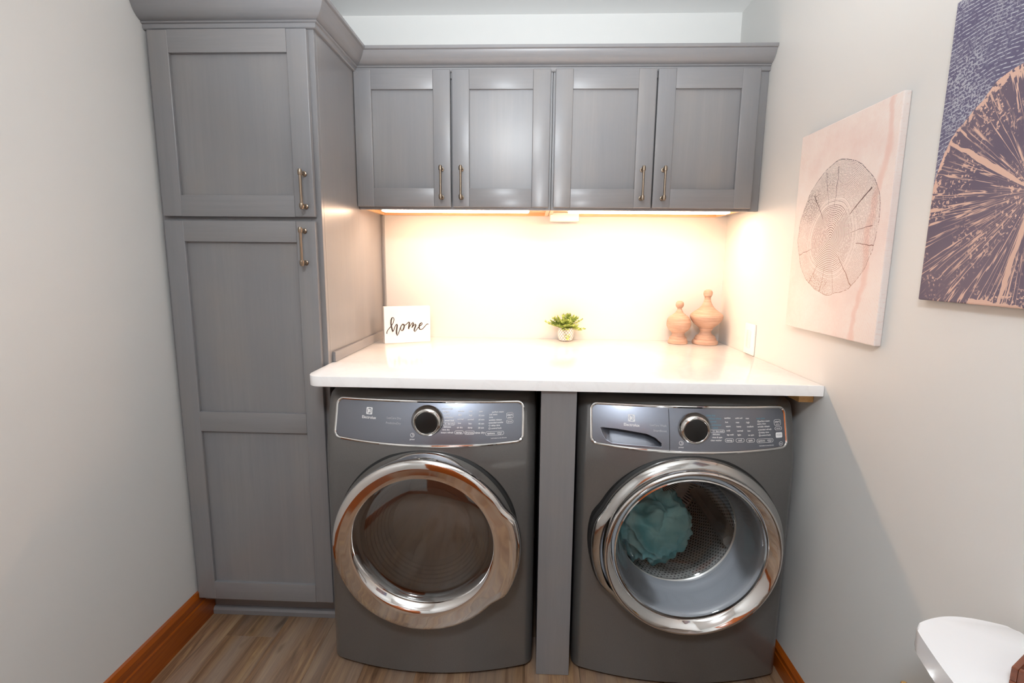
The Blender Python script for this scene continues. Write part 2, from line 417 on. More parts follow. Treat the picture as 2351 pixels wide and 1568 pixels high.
wall_cab(1.3155, 2.080, 'gray shaker wall cabinet next to the right wall', [(1.3238, 1.7035, 1.6635), (1.7085, 2.087, 1.745)], XR)
# under-cabinet lights
def led_bar(x0, x1, label):
    t = thing('under_cabinet_light', label, 'light', ((x0+x1)/2, -.25, 1.6), group='under-cabinet lights')
    h = (x1-x0)/2
    obj('housing', box(-h, h, -.045, .045, -.012, -.0002, bev=.002), 'white_plastic', t)
    obj('diffuser', box(-h+.004, h-.004, -.026, .026, -.0205, -.012, bev=.003), 'led', t)
    return t
led_bar(.622, 1.232, 'glowing white light bar under the cabinet beside the tall pantry')
led_bar(1.387, 2.036, 'glowing white light bar under the cabinet by the right wall')
tag(obj('power_supply_box', box(1.3225, 1.4495, -.075, -.021, 1.562, 1.5995, bev=.003), 'white_plastic'), 'small white box fixed under the wall cabinets against the back wall', 'box')

# ------------------------------------------------------------------ counter
ZT, ZB, YC = 1.0217, .9885, -.872
r = .045; poly = [(XT+.0005, -.001), (XT+.0005, -.62)]
x0c = XT+.0005
for i in range(9):
    t = math.radians(180+90*i/8); poly.append((x0c+r+r*math.cos(t), YC+r+r*math.sin(t)))
poly += [(XR-.0015, YC), (XR-.0015, -.001)]
bm = bmesh.new(); add_prism(bm, poly, ZB, ZT, 'z', bev=.0025)
tag(obj('countertop', bm, 'quartz', None, True), 'white quartz countertop spanning over the washer and dryer', 'countertop')
tag(obj('support_cleat', box(2.0785, XR-.001, -.822, -.05, .957, ZB-.0002, bev=.001), 'pine'), 'raw pine cleat under the counter on the right wall', 'cleat')
tag(obj('divider_panel', box(1.2808, 1.3907, -.857, -.03, .001, ZB-.0002, bev=.0015), 'gray_z'), 'gray stained upright panel between the two machines holding the counter', 'panel')

# ------------------------------------------------------------------ laundry machines
MA = .345; ZTOP = .958; MD, MB_ = .795, .06; DZ = .504
def fy(x, z):
    lean = .05*max(0.0, (z-.72)/.21)**2
    return -(MD + MB_*(1-(x/MA)**2)) + lean
def machine_shell(drawer=False):
    # outline rows: back-left -> front -> back-right, per height
    rc = .03; rt = .028
    xs = []
    for i in range(9): xs.append(-MA+rc-rc*math.cos(math.radians(90*i/8)))
    n = 64
    for i in range(1, n): xs.append(-(MA-rc)+2*(MA-rc)*i/n)
    for i in range(9): xs.append(MA-rc+rc*math.sin(math.radians(90*i/8)))
    zs = [.012, .016, .03, .06] + [.08+.02*i for i in range(42)] + [.925]
    zs = [z for z in zs if z <= ZTOP-rt]
    tops = [(ZTOP-rt+rt*math.sin(math.radians(a)), rt*(1-math.cos(math.radians(a)))) for a in (15, 30, 45, 60, 75, 90)]
    rows = [(z, .004 if z < .014 else 0.0) for z in zs] + tops
    bm = bmesh.new(); R = []
    for z, ins in rows:
        row = []
        pts = [(-MA, -.02)] + [(-MA, -.02-(MD-rc-.02)*i/6) for i in range(1, 6)]
        for x in xs:
            y = fy(x, z); d = abs(x)-(MA-rc)
            if d > 0: y += rc*(1-math.sqrt(max(0.0, 1-(d/rc)**2)))
            pts.append((x, y))
        pts += [(MA, -.02-(MD-rc-.02)*i/6) for i in range(5, 0, -1)] + [(MA, -.02)]
        for x, y in pts:
            xx = x - math.copysign(ins, x)*min(1, abs(x)/(MA-rc)); yy = y+ins*min(1.0, max(0, (-y-.05)/.6))
            row.append(bm.verts.new((xx, yy, z)))
        R.append(row)
    for A, B in zip(R, R[1:]):
        for i in range(len(A)-1):
            q = (A[i], A[i+1], B[i+1], B[i]); c = sum((v.co for v in q), Vector())/4
            if c.y < -.7 and math.hypot(c.x, c.z-DZ) < .268: continue
            if drawer and -.288 < c.x < -.076 and .822 < c.z < .90: continue
            bm.faces.new(q)
        bm.faces.new((A[-1], A[0], B[0], B[-1]))
    bm.faces.new(R[-1]); bm.faces.new(R[0])
    return bm
def outline(inset=0.0):
    # console outline: straight top, slightly sagging bottom, rounded corners
    x0, x1 = -.3045+inset, .3035-inset; rr = .02-inset*.6
    def ztop(x): return .9325-inset+.005*(1-(x/.3)**2)
    zt = ztop(x1-rr)
    def zbot(x): return .8060+inset + .0085*(x/.3)**2
    pts = []
    for a in range(90, -1, -15): t = math.radians(a); pts.append((x1-rr+rr*math.cos(t), zt-rr+rr*math.sin(t)))
    zc = zbot(x1-rr)+rr
    for a in range(0, -91, -15): t = math.radians(a); pts.append((x1-rr+rr*math.cos(t), zc+rr*math.sin(t)))
    for i in range(1, 24):
        xx = x1-rr-(x1-x0-2*rr)*i/24; pts.append((xx, zbot(xx)))
    for a in range(270, 179, -15): t = math.radians(a); pts.append((x0+rr+rr*math.cos(t), zbot(x0+rr)+rr+rr*math.sin(t)))
    for a in range(180, 89, -15): t = math.radians(a); pts.append((x0+rr+rr*math.cos(t), ztop(x0+rr)-rr+rr*math.sin(t)))
    top = []
    for i in range(1, 24): xx = x0+rr+(x1-x0-2*rr)*i/24; top.append((xx, ztop(xx)))
    return pts+top
def patch(xa, xb, ins, off, disp=None, nx=90, nz=22):
    # conforming sheet clipped to the console outline between xa and xb
    x0, x1 = -.3045+ins, .3035-ins; zt = .9325-ins; rr = .02-ins*.6
    bm = bmesh.new(); cols = []
    for i in range(nx+1):
        x = xa+(xb-xa)*i/nx; x = min(max(x, x0), x1)
        zb = .8060+ins+.0085*(x/.3)**2; z1 = zt+.005*(1-(x/.3)**2)
        d = max(x0+rr-x, x-(x1-rr), 0.0)
        if d > 0:
            k_ = rr-math.sqrt(max(0, rr*rr-d*d)); zb += k_; z1 -= k_
        cols.append([(x, zb+(z1-zb)*j/nz) for j in range(nz+1)])
    V = [[bm.verts.new((x, fy(x, z)-off+(disp(x, z) if disp else 0), z)) for x, z in c] for c in cols]
    for A, B in zip(V, V[1:]):
        for j in range(nz): bm.faces.new((A[j], B[j], B[j+1], A[j+1]))
    return bm
def strokes(name, parent, lines, rad, off, mat, closed=False):
    bm = bmesh.new()
    for ln in lines:
        cl_ = closed or ln[0] == ln[-1]
        pts = ln[:-1] if ln[0] == ln[-1] else ln
        add_tube(bm, [(x, fy(x, z)-off, z) for x, z in pts], rad, 6, cl_, flat=(0, 1, 0))
    return obj(name, bm, mat, parent, True)
TEXT_CACHE = []
def text_mesh(items, off, surf=fy):
    # items: (string, x, z, size, align) -> one bmesh of flat lettering lying on the console surface
    bm = bmesh.new()
    for s, x, z, size, al in items:
        cu = bpy.data.curves.new('t', 'FONT'); cu.body = s; cu.size = size; cu.align_x = al; cu.align_y = 'CENTER'; cu.resolution_u = 2
        if size < .012: cu.offset = size*.018
        o = bpy.data.objects.new('t', cu); COL.objects.link(o)
        dg = bpy.context.evaluated_depsgraph_get(); me = bpy.data.meshes.new_from_object(o.evaluated_get(dg))
        v0 = [bm.verts.new((v.co.x+x, surf(v.co.x+x, v.co.y+z)-off, v.co.y+z)) for v in me.vertices]
        for p in me.polygons:
            try: bm.faces.new([v0[i] for i in p.vertices])
            except ValueError: pass
        bpy.data.objects.remove(o); bpy.data.curves.remove(cu); bpy.data.meshes.remove(me)
    return bm
def rr_loop(x0, x1, z0, z1, r_):
    q = rrect(x0, x1, z0, z1, r_, 4); return q+[q[0]]
def logo_bm(cx, cz, h, off):
    # white square with a ring-and-fan emblem left dark
    bm = bmesh.new(); n = 36
    def q(pts):
        vs = [bm.verts.new((cx+a, fy(cx+a, cz+b)-off, cz+b)) for a, b in pts]; bm.faces.new(vs)
    ro, ri = .80*h, .66*h
    def sq(t):
        c, s = math.cos(t), math.sin(t); k_ = h/max(abs(c), abs(s)); return (c*k_, s*k_)
    for i in range(n):
        a, b = 2*math.pi*i/n, 2*math.pi*(i+1)/n
        q([(ro*math.cos(a), ro*math.sin(a)), sq(a), sq(b), (ro*math.cos(b), ro*math.sin(b))])
    # inner fan: white wedge (half-disc with two lens cuts)
    m = 14
    for sgn in (1, -1):
        arc = [(ri*math.cos(math.radians(100+75*i/m)), sgn*ri*math.sin(math.radians(100+75*i/m))) for i in range(m+1)]
        q([(-.05*h, sgn*.08*h)]+arc)
        arc = [(ri*math.cos(math.radians(-10+75*i/m)), sgn*ri*math.sin(math.radians(-10+75*i/m))) for i in range(m+1)]
        q([(.30*h, sgn*.12*h)]+arc)
    q([(-.52*h, 0), (.18*h, .52*h), (.18*h, -.52*h)])
    return bm
def power_icon(x, z, r_):
    L = [[(x+r_*math.cos(2*math.pi*i/20), z+r_*math.sin(2*math.pi*i/20)) for i in range(21)]]
    L[0][-1] = L[0][0]
    L.append([(x+.55*r_*math.cos(math.radians(60-300*i/12)), z+.55*r_*math.sin(math.radians(60-300*i/12))) for i in range(9)])
    L.append([(x, z+.1*r_), (x, z+.75*r_)]); return L
def machine_common(root, logo_x, logo_z, word_z, kx, kz, drawer=False):
    obj('body', machine_shell(drawer), 'titanium', root, True, 40)
    # console trim
    ol = outline(0.0)
    bm = bmesh.new(); add_tube(bm, [(x, fy(x, z)-.0005, z) for x, z in ol], .0048, 8, True); obj('console_trim', bm, 'chrome', root, True)
    # emblem and name
    obj('emblem', logo_bm(logo_x, logo_z, .0104, .0036), 'print', root)
    obj('brand_lettering', text_mesh([('Electrolux', logo_x, word_z, .0116, 'CENTER')], .0036), 'print', root)
    # dial: chrome skirt and black face
    kn = bmesh.new(); y0 = fy(kx, kz)
    add_lathe(kn, [(.0515, y0+.006), (.0510, y0-.004), (.0500, y0-.0065), (.0440, y0-.0150), (.0405, y0-.0190), (.0390, y0-.0195), (.0378, y0-.0165), (.0366, y0-.0195), (.0352, y0-.0185)], (kx, 0, kz), 'y', 64)
    d = obj('dial', kn, 'chrome_soft', root, True, 50)
    obj('dial_face', lathe([(.0355, y0-.0183), (.031, y0-.0198), (.0001, y0-.0203)], (kx, 0, kz), 'y', 48), 'black', d, True)
def foot(root):
    for sx in (-.28, .28):
        for y in (-.72, -.1): obj('leveling_foot', lathe([(.02, .0005), (.022, .004), (.015, .014)], (sx, y, 0), 'z', 16, cap0=True, cap1=True), 'black_rubber', root)
def bulge(center, half, amt, jmin=0):
    def f(t, r_, j):
        if j < jmin: return r_
        d = (math.degrees(t)-center+180) % 360-180
        k_ = min(1.0, max(0.0, (half-abs(d))/13.0)); k_ = k_*k_*(3-2*k_)
        w = min(1.0, max(0.0, (r_-.225)/.05))
        return r_+amt*k_*w
    return f

# ---- dryer
dr = thing('dryer', 'dark titanium front-load dryer with a smoked round door beside the tall cabinet', 'dryer', (.9215, -.03, 0))
machine_common(dr, -.188, .9030, .8835, .0035, .8795)
foot(dr)
obj('console_panel', patch(-.3045, .3035, .004, .0022), 'console', dr, True)
obj('model_lettering', text_mesh([('LuxCare Dry', -.0807, .8861, .0088, 'RIGHT'), ('PredictiveDry', -.0807, .8711, .0088, 'RIGHT')], .0034), 'print_dim', dr)
SZ = .0066
L = [('heavy/towels', .047, .918), ('allergen', .0504, .9096), ('normal', .0545, .901), ('activewear', .0565, .8925), ('mixed load', .0575, .884), ('15  fast dry', .0575, .8742), ('delicates', .0555, .865), ('time dry', .052, .8566), ('instant refresh', .0476, .8481)]
it = [(s, x, z, SZ, 'LEFT') for s, x, z in L]
for s, x, z in [('sanitize', .108, .9108), ('high', .1055, .8995), ('normal', .107, .8875), ('low', .1045, .8755), ('air dry', .106, .863),
                ('max', .138, .9100), ('high', .1385, .8984), ('normal', .139, .886), ('less', .1375, .8739), ('damp', .138, .862),
                ('auto', .170, .9085), ('75 min', .172, .8967), ('60 min', .1723, .8848), ('45 min', .1723, .8727), ('30 min', .172, .8605)]:
    it.append((s, x, z, SZ, 'CENTER'))
for s, x, z in [('perfect steam', .205, .9057), ('anti static', .1965, .8986), ('tone', .1961, .8908), ('wrinkle release', .1956, .8825), ('extended tumble', .1952, .8744), ('delay time', .2036, .8663), ('control lock', .2031, .8578)]:
    it.append((s, x, z, SZ, 'LEFT'))
it += [('temp', .104, .8484, .0088, 'CENTER'), ('dryness', .1366, .8468, .0085, 'CENTER'), ('time dry', .169, .8462, .0088, 'CENTER'), ('options', .2035, .843, .0080, 'CENTER'), ('select', .2300, .8437, .0066, 'CENTER'), ('on/off', .2300, .8388, .0042, 'CENTER'),
       ('start', .261, .8955, .0088, 'CENTER'), ('pause', .261, .8885, .005, 'CENTER'), ('cancel', .261, .8753, .0058, 'CENTER'), ('power', -.0415, .8261, .006, 'CENTER'), ('hold select to save favorite', .2035, .828, .0045, 'LEFT')]
obj('printed_legend', text_mesh(it, .0034), 'print', dr)['kind'] = 'stuff'
def circ(x, z, r_, n=12):
    q = [(x+r_*math.cos(2*math.pi*i/n), z+r_*math.sin(2*math.pi*i/n)) for i in range(n)]; return q+[q[0]]
strokes('button_outlines', dr, [rr_loop(.0905, .118, .8435, .8535, .0048), rr_loop(.1215, .152, .8418, .8522, .0048), rr_loop(.1865, .2435, .8372, .8482, .0052), rr_loop(.2505, .2718, .8855, .9015, .0045), rr_loop(.2505, .272, .8705, .8802, .0046),
    rr_loop(.0505, .0902, .8698, .8786, .0042), circ(.1985, .8663, .0023), rr_loop(.1965, .2005, .8555, .8600, .0006)] + power_icon(-.0417, .8387, .0062), .0006, .0034, 'print')['kind'] = 'stuff'
RFD = bulge(-6, 36, .020, 5)
RY = -.855
obj('door_gasket', lathe([(.232, -.80), (.2925, -.80), (.2925, RY+.010), (.286, RY+.004), (.27, RY-.008)], (0, 0, DZ), 'y', 96), 'black_rubber', dr, True)
dd = obj('door', lathe([(.270, RY+.015), (.284, RY+.010), (.288, RY-.002), (.289, RY-.0108), (.2875, RY-.022), (.2855, RY-.042), (.2830, RY-.057), (.2785, RY-.0645), (.271, RY-.0675), (.256, RY-.0685), (.241, RY-.0695), (.2300, RY-.0705), (.2250, RY-.0705), (.2215, RY-.0685), (.2165, RY-.0594), (.2105, RY-.0450), (.2065, RY-.0324), (.2055, RY-.0270)], (0, 0, DZ), 'y', 128, RFD, 12, .014, 4), 'chrome', dr, True, 60, label='chrome ring of the dryer door')
obj('door_glass', lathe([(.2062, RY-.027), (.19, RY-.032), (.13, RY-.037), (.06, RY-.040), (.0001, RY-.041)], (0, 0, DZ+.014), 'y', 64), 'dark_glass', dd, True, label='smoked glass')
pr = [(.215, RY-.028)]
rr0, yy0 = .20, RY+.0
for i in range(7):
    pr += [(rr0, yy0), (rr0-.003, yy0+.0015), (rr0-.0045, yy0+.008)]; rr0 -= .009; yy0 += .010
pr += [(.13, yy0+.01), (.0001, yy0+.012)]
obj('door_bowl', lathe(pr, (0, 0, DZ), 'y', 72), 'bowl_gray', dd, True, 30)

# ---- washer
wa = thing('washer', 'dark titanium front-load washer with a clear round door beside the right wall', 'washer', (1.747, -.03, 0))
machine_common(wa, -.1824, .8985, .8783, .0068, .8745, True)
foot(wa)
obj('console_panel', patch(-.0685, .3035, .004, .0022), 'console', wa, True)
SC = [(-.2769, .8624), (-.2683, .8635), (-.2228, .8629), (-.1802, .8592), (-.1377, .8549), (-.1133, .8454), (-.095, .8305), (-.0826, .8175), (-.0947, .8125), (-.1432, .8136), (-.204, .8159), (-.2407, .8197), (-.258, .8267), (-.268, .8395)]
UP, LO = SC[:8], [SC[0]]+SC[:7:-1]
def interp(P, x):
    for (a, b), (c, d) in zip(P, P[1:]):
        if a <= x <= c: return b+(d-b)*(x-a)/max(1e-6, c-a)
    return None
def scoop(x, z):
    u = interp(UP, x); l_ = interp(LO, x)
    if u is None or l_ is None: return 0.0
    l_ = max(l_, .8195)
    if z >= u or z <= l_: return 0.0
    f = (z-l_)/max(1e-5, u-l_); e = min(1.0, (x+.2769)/.03, (-.0826-x)/.008)
    return .030*(f**.9)*max(0, e)*min(1.0, (u-z)/.0022)
obj('detergent_drawer', patch(-.3045, -.0702, .004, .0022, scoop, 170, 150), 'console', wa, True, 50)
obj('drawer_gap', (lambda b: (add_tube(b, [(-.0694, fy(-.0694, z)-.0018, z) for z in (.806, .83, .85, .87, .89, .91, .928)], .0009, 6), b)[1])(bmesh.new()), 'black_rubber', wa)
obj('model_lettering', text_mesh([('LuxCare Wash', -.078, .8817, .0082, 'RIGHT'), ('SmartBoost', -.078, .8665, .0084, 'RIGHT')], .0034), 'print_dim', wa)
it = [(s, x, z, SZ, 'LEFT') for s, x, z in [('15  fast wash', .061, .8698), ('delicates', .0607, .861), ('rinse & spin', .0594, .8521), ('clean washer', .0542, .8435)]]
it += [(s, x, z, SZ, 'LEFT') for s, x, z in [('sanitize', .1004, .9072), ('hot', .1022, .8955), ('warm', .1034, .8836), ('cold', .1046, .8716), ('tap cold', .1052, .8595),
    ('solid soil', .1349, .9063), ('max', .136, .8944), ('heavy', .1372, .8825), ('normal', .1385, .8702), ('light', .1391, .8585),
    ('max', .1687, .905), ('high', .1698, .8933), ('medium', .1713, .8814), ('low', .1722, .8691), ('no spin', .1736, .8569),
    ('perfect steam', .2125, .8952), ('extra rinse', .2056, .8878), ('wrinkle release', .2065, .8797), ('extended refresh', .2068, .871), ('delay time', .216, .8627), ('control lock', .216, .8545)]]
it += [('temp', .1128, .8434, .0088, 'CENTER'), ('soil', .1468, .8426, .0088, 'CENTER'), ('spin', .1808, .8415, .0088, 'CENTER'), ('options', .2170, .8388, .0080, 'CENTER'), ('select', .2440, .8397, .0066, 'CENTER'), ('on/off', .2440, .8350, .0042, 'CENTER'),
       ('start', .2749, .8915, .0092, 'CENTER'), ('pause', .2749, .8845, .005, 'CENTER'), ('cancel', .2765, .8718, .0058, 'CENTER'), ('power', -.0352, .8214, .006, 'CENTER'), ('hold select to save favorite', .209, .824, .0045, 'LEFT'), ('he', .2835, .8262, .0070, 'CENTER')]
obj('printed_legend', text_mesh(it, .0034), 'print', wa)['kind'] = 'stuff'
obj('teal_legend', text_mesh([(s, x, z, SZ, 'LEFT') for s, x, z in [('heavy duty', .0442, .9148), ('whitest whites', .0513, .9057), ('normal', .0557, .8973), ('activewear', .0609, .8878), ('colors', .0621, .8794), ('fresh rinse', .2043, .9035)]], .0034), 'print_teal', wa, label='teal lettering')['kind'] = 'stuff'
strokes('button_outlines', wa, [rr_loop(.0995, .1262, .838, .8488, .005), rr_loop(.1335, .1602, .8372, .848, .005), rr_loop(.1675, .1942, .836, .8468, .005), rr_loop(.2015, .2565, .833, .8442, .0052), rr_loop(.2635, .2862, .8805, .8975, .005), rr_loop(.265, .2885, .867, .8767, .0046),
    rr_loop(.0555, .0986, .8655, .8738, .0041), circ(.2095, .8953, .0023), circ(.2118, .8627, .0024), rr_loop(.2098, .2138, .8523, .8566, .0006), circ(.2835, .8262, .0062, 18)] + power_icon(-.0352, .8335, .0062), .0006, .0034, 'print')['kind'] = 'stuff'
bm = bmesh.new(); q = rrect(.2662, .2892, .8445, .8602, .0035, 5); bm.faces.new([bm.verts.new((x, fy(x, z)-.0034, z)) for x, z in q]); obj('white_button', bm, 'print', wa, label='white pod button')
obj('button_lettering', text_mesh([('PODS', .2777, .8524, .0068, 'CENTER')], .0038), 'print_dim', wa)
RFW = bulge(186, 32, .012)
obj('door_gasket', lathe([(.240, -.80), (.2955, -.80), (.2955, RY+.010), (.289, RY+.004), (.275, RY-.006)], (0, 0, DZ), 'y', 96, RFW), 'black_rubber', wa, True)
wd = obj('door', lathe([(.275, RY+.015), (.287, RY+.010), (.2915, RY-.002), (.291, RY-.012), (.288, RY-.020), (.275, RY-.030), (.268, RY-.033), (.2665, RY-.030)], (0, 0, DZ), 'y', 128, RFW), 'silver_face', wa, True, 60, label='silver outer ring of the washer door')
obj('door_ring', lathe([(.2690, RY-.026), (.2690, RY-.042), (.2678, RY-.054), (.2650, RY-.0605), (.2615, RY-.0620), (.2575, RY-.0600), (.250, RY-.0540), (.241, RY-.0460), (.2345, RY-.0390), (.2310, RY-.0330), (.2305, RY-.028)], (0, 0, DZ), 'y', 128), 'chrome', wd, True, 60, label='bright chrome inner ring')
gl = [(.234, RY-.028), (.232, RY-.030), (.226, RY-.027), (.219, RY-.012), (.212, RY+.012), (.203, RY+.045), (.190, RY+.078), (.176, RY+.098), (.155, RY+.109), (.11, RY+.114), (.05, RY+.116), (.0001, RY+.1165)]
obj('glass_bowl', lathe(gl, (0, 0, DZ), 'y', 96), 'glass', wd, True, 60, label='clear teal-tinted glass')
obj('glass_rim', lathe([(.2335, RY-.029), (.2335, RY-.034), (.229, RY-.036), (.2265, RY-.030)], (0, 0, DZ), 'y', 96), 'chrome', wd, True)
obj('rubber_boot', lathe([(.276, RY+.006), (.252, RY+.003), (.240, RY+.010), (.236, RY+.022), (.232, RY+.042), (.226, RY+.05), (.218, RY+.075), (.206, RY+.092), (.199, RY+.10), (.197, RY+.115)], (0, 0, DZ-.004), 'y', 96), 'gasket', wa, True, 60)
DC = DZ-.012
dm = obj('drum', lathe([(.246, RY+.16), (.246, -.30), (.236, -.27), (.15, -.255), (.0001, -.25)], (0, 0, 0), 'y', 96), 'perforated', wa, True, 40); dm.location = (0, 0, DC)
obj('drum_lip', lathe([(.246, RY+.16), (.22, RY+.13), (.199, RY+.118), (.194, RY+.122), (.196, RY+.13)], (0, 0, DC+.006), 'y', 96), 'steel', wa, True)
for k_ in range(3):
    a = math.radians(100+120*k_); bm = bmesh.new()
    for i in range(9):
        pass
    w_ = .03; q = []
    for sx, rr_ in ((-w_, .244), (-w_*.6, .205), (0, .193), (w_*.6, .205), (w_, .244)):
        q.append((sx*math.sin(a)*-1+rr_*math.cos(a), sx*math.cos(a)+rr_*math.sin(a)+DC))
    add_prism(bm, q, RY+.18, -.29, 'y', bev=.004); obj('drum_paddle', bm, 'steel', wa, True)

# crumpled towel inside the drum
def crumple(name, c, sx, sy, sz, seed, mat, sub=6):
    bm = bmesh.new(); bmesh.ops.create_icosphere(bm, subdivisions=sub, radius=1.0)
    so = Vector((seed*3.1, seed*1.7, seed*.9))
    for v in bm.verts:
        n_ = v.co.normalized(); p = n_*1.1+so
        w = Vector((noise.noise(p*1.3), noise.noise(p*1.3+Vector((9, 2, 5))), noise.noise(p*1.3+Vector((4, 7, 1)))))
        f = 0.0; a = 1.0; q = p*1.25+w*1.0
        for o_ in range(3):
            f += a*(1-2.3*abs(noise.noise(q))); a *= .42; q = q*1.8+Vector((1.3, 2.1, .7))
        rr_ = .70+.19*f
        d = Vector((n_.x*sx*rr_, n_.y*sy*rr_, n_.z*sz*rr_))
        v.co = d+Vector(c)
    return obj(name, bm, mat, None, True, 180)
tw = crumple('towel', (0, 0, 0), .172, .15, .155, 5.0, 'teal'); tw.location = (1.690, -.590, .420)
tag(tw, 'crumpled teal towel lying inside the washer drum behind the glass', 'towel')

# ------------------------------------------------------------------ things on the counter
# home sign
def strokes_home():
    A = [(238, 738), (240, 700), (258, 662), (285, 630), (318, 597), (345, 560), (372, 510), (386, 455), (380, 422), (362, 412), (342, 425), (328, 470), (324, 530), (332, 600), (346, 660), (358, 700), (368, 685), (385, 640), (405, 590), (425, 556), (440, 552), (447, 575), (440, 620), (430, 680), (430, 740), (445, 783), (462, 750), (485, 690), (505, 630), (528, 580), (556, 550), (580, 560), (588, 595), (578, 635), (560, 672), (540, 688), (520, 672), (513, 640), (520, 605), (540, 570), (562, 562), (590, 580), (620, 568), (650, 540), (683, 510), (694, 525), (688, 570), (672, 656)]
    B = [(672, 656), (690, 618), (718, 575), (748, 538), (768, 526), (772, 548), (760, 590), (744, 636), (768, 605), (792, 575), (815, 562), (822, 580), (812, 615), (795, 655), (788, 690), (798, 718), (825, 690), (860, 645), (895, 608), (930, 590), (952, 570), (954, 545), (938, 538), (912, 558), (892, 600), (888, 640), (902, 670), (932, 680), (965, 662), (1000, 625), (1035, 585), (1062, 566), (1083, 573)]
    return A, B
sw_, sh_ = .203, .160
sg = thing('tabletop_sign', 'small white block sign with a handwritten word standing on the counter', 'sign', (.6085, -.2265, ZT), math.radians(25))
obj('block', box(0, sw_, 0, .035, .0004, sh_, bev=.0012), 'white_plastic', sg)
k_ = .199/915.0
bm = bmesh.new()
for ln in strokes_home():
    pts = [((a-190)*k_, -.0006, (935-b)*k_*1.0) for a, b in ln]
    rad = []
    for i in range(len(pts)):
        a = pts[max(0, i-1)]; b = pts[min(len(pts)-1, i+1)]; dz = b[2]-a[2]; dl = math.hypot(b[0]-a[0], dz)+1e-9
        rad.append(.0018+.0016*max(0, -dz/dl))
    add_tube(bm, pts, rad, 6, False, flat=(0, 1, 0))
obj('lettering', bm, 'ink', sg, True, label='dark script reading home')

# potted plant
pt = thing('potted_plant', 'small leafy green plant in a white pot with a diamond pattern', 'plant', (1.4060, -.046, ZT))
def pot_mat():
    t = NT('diamond_pot'); tc_ = t.n('ShaderNodeTexCoord'); sp = t.n('ShaderNodeSeparateXYZ'); t.l(tc_.outputs['Object'], sp.inputs[0])
    a = t.math('MULTIPLY', t.math('ARCTAN2', sp.outputs[0], sp.outputs[1]), 16/(2*math.pi)); b = t.math('MULTIPLY', sp.outputs[2], 1/.0165)
    p = t.math('ABSOLUTE', t.math('SUBTRACT', t.math('FRACT', t.math('ADD', a, b)), .5)); q_ = t.math('ABSOLUTE', t.math('SUBTRACT', t.math('FRACT', t.math('SUBTRACT', a, b)), .5))
    d = t.math('MAXIMUM', p, q_)
    t.l(t.ramp(d, [(.36, lin('#f2ebe6')), (.45, lin('#8d7a76'))]), t.b.inputs['Base Color']); t.setp(Roughness=.5)
    t.bump(t.math('SUBTRACT', 1.0, d), .5, .003); return t.m
obj('pot', lathe([(.0001, .0004), (.026, .0004), (.031, .003), (.0355, .018), (.0375, .034), (.0365, .050), (.0335, .060), (.031, .060), (.0325, .05), (.0001, .05)], seg=40), pot_mat(), pt, True)
obj('soil', lathe([(.0001, .0525), (.0322, .0515)], seg=24), 'dark_gray', pt)
bm = bmesh.new(); random.seed(11)
def leaf(bm, base, dirv, up, l_, w_):
    d = dirv.normalized(); s = d.cross(up).normalized(); n_ = s.cross(d)
    P = [base, base+d*l_*.35+s*w_+n_*.15*w_, base+d*l_*.7+s*w_*.75+n_*.1*w_, base+d*l_, base+d*l_*.7-s*w_*.75+n_*.1*w_, base+d*l_*.35-s*w_+n_*.15*w_]
    m_ = base+d*l_*.5-n_*.25*w_
    vs = [bm.verts.new(p) for p in P]; c = bm.verts.new(m_)
    for i in range(6): bm.faces.new((vs[i], vs[(i+1) % 6], c))
st = bmesh.new()
for k_ in range(52):
    a = random.uniform(0, 2*math.pi); el = random.uniform(.15, 1.5); ln = random.uniform(.040, .072)
    if k_ == 0: a, el, ln = math.pi, .5, .085
    if k_ == 1: a, el, ln = 0.15, .75, .075
    if k_ == 2: a, el, ln = -1.5, -.5, .045
    d = Vector((math.cos(a)*math.cos(el), math.sin(a)*math.cos(el)*(.8 if math.sin(a) < 0 else .3), math.sin(el)))
    b0 = Vector((math.cos(a)*.012, math.sin(a)*.012, .053)); pts = []
    for i in range(6):
        t = i/5; pts.append(b0+d*ln*t+Vector((0, 0, -.012*t*t)))
    add_tube(st, pts, .0009, 5)
    for i in range(2, 6):
        for sgn in (-1, 1):
            side = d.cross(Vector((0, 0, 1))); side = side.normalized() if side.length > .01 else Vector((1, 0, 0))
            dv = d*.6+side*sgn*random.uniform(.4, .9)+Vector((0, 0, random.uniform(-.2, .5)))
            leaf(bm, pts[i], dv, Vector((random.uniform(-.4, .4), random.uniform(-.6, .1), 1)), random.uniform(.014, .021), random.uniform(.0045, .0068))
    leaf(bm, pts[-1], d, Vector((.2, -.3, 1)), .018, .006)
o = obj('foliage', bm, 'leaf', pt); o['kind'] = 'stuff'
obj('stems', st, 'leaf', pt, True)['kind'] = 'stuff'

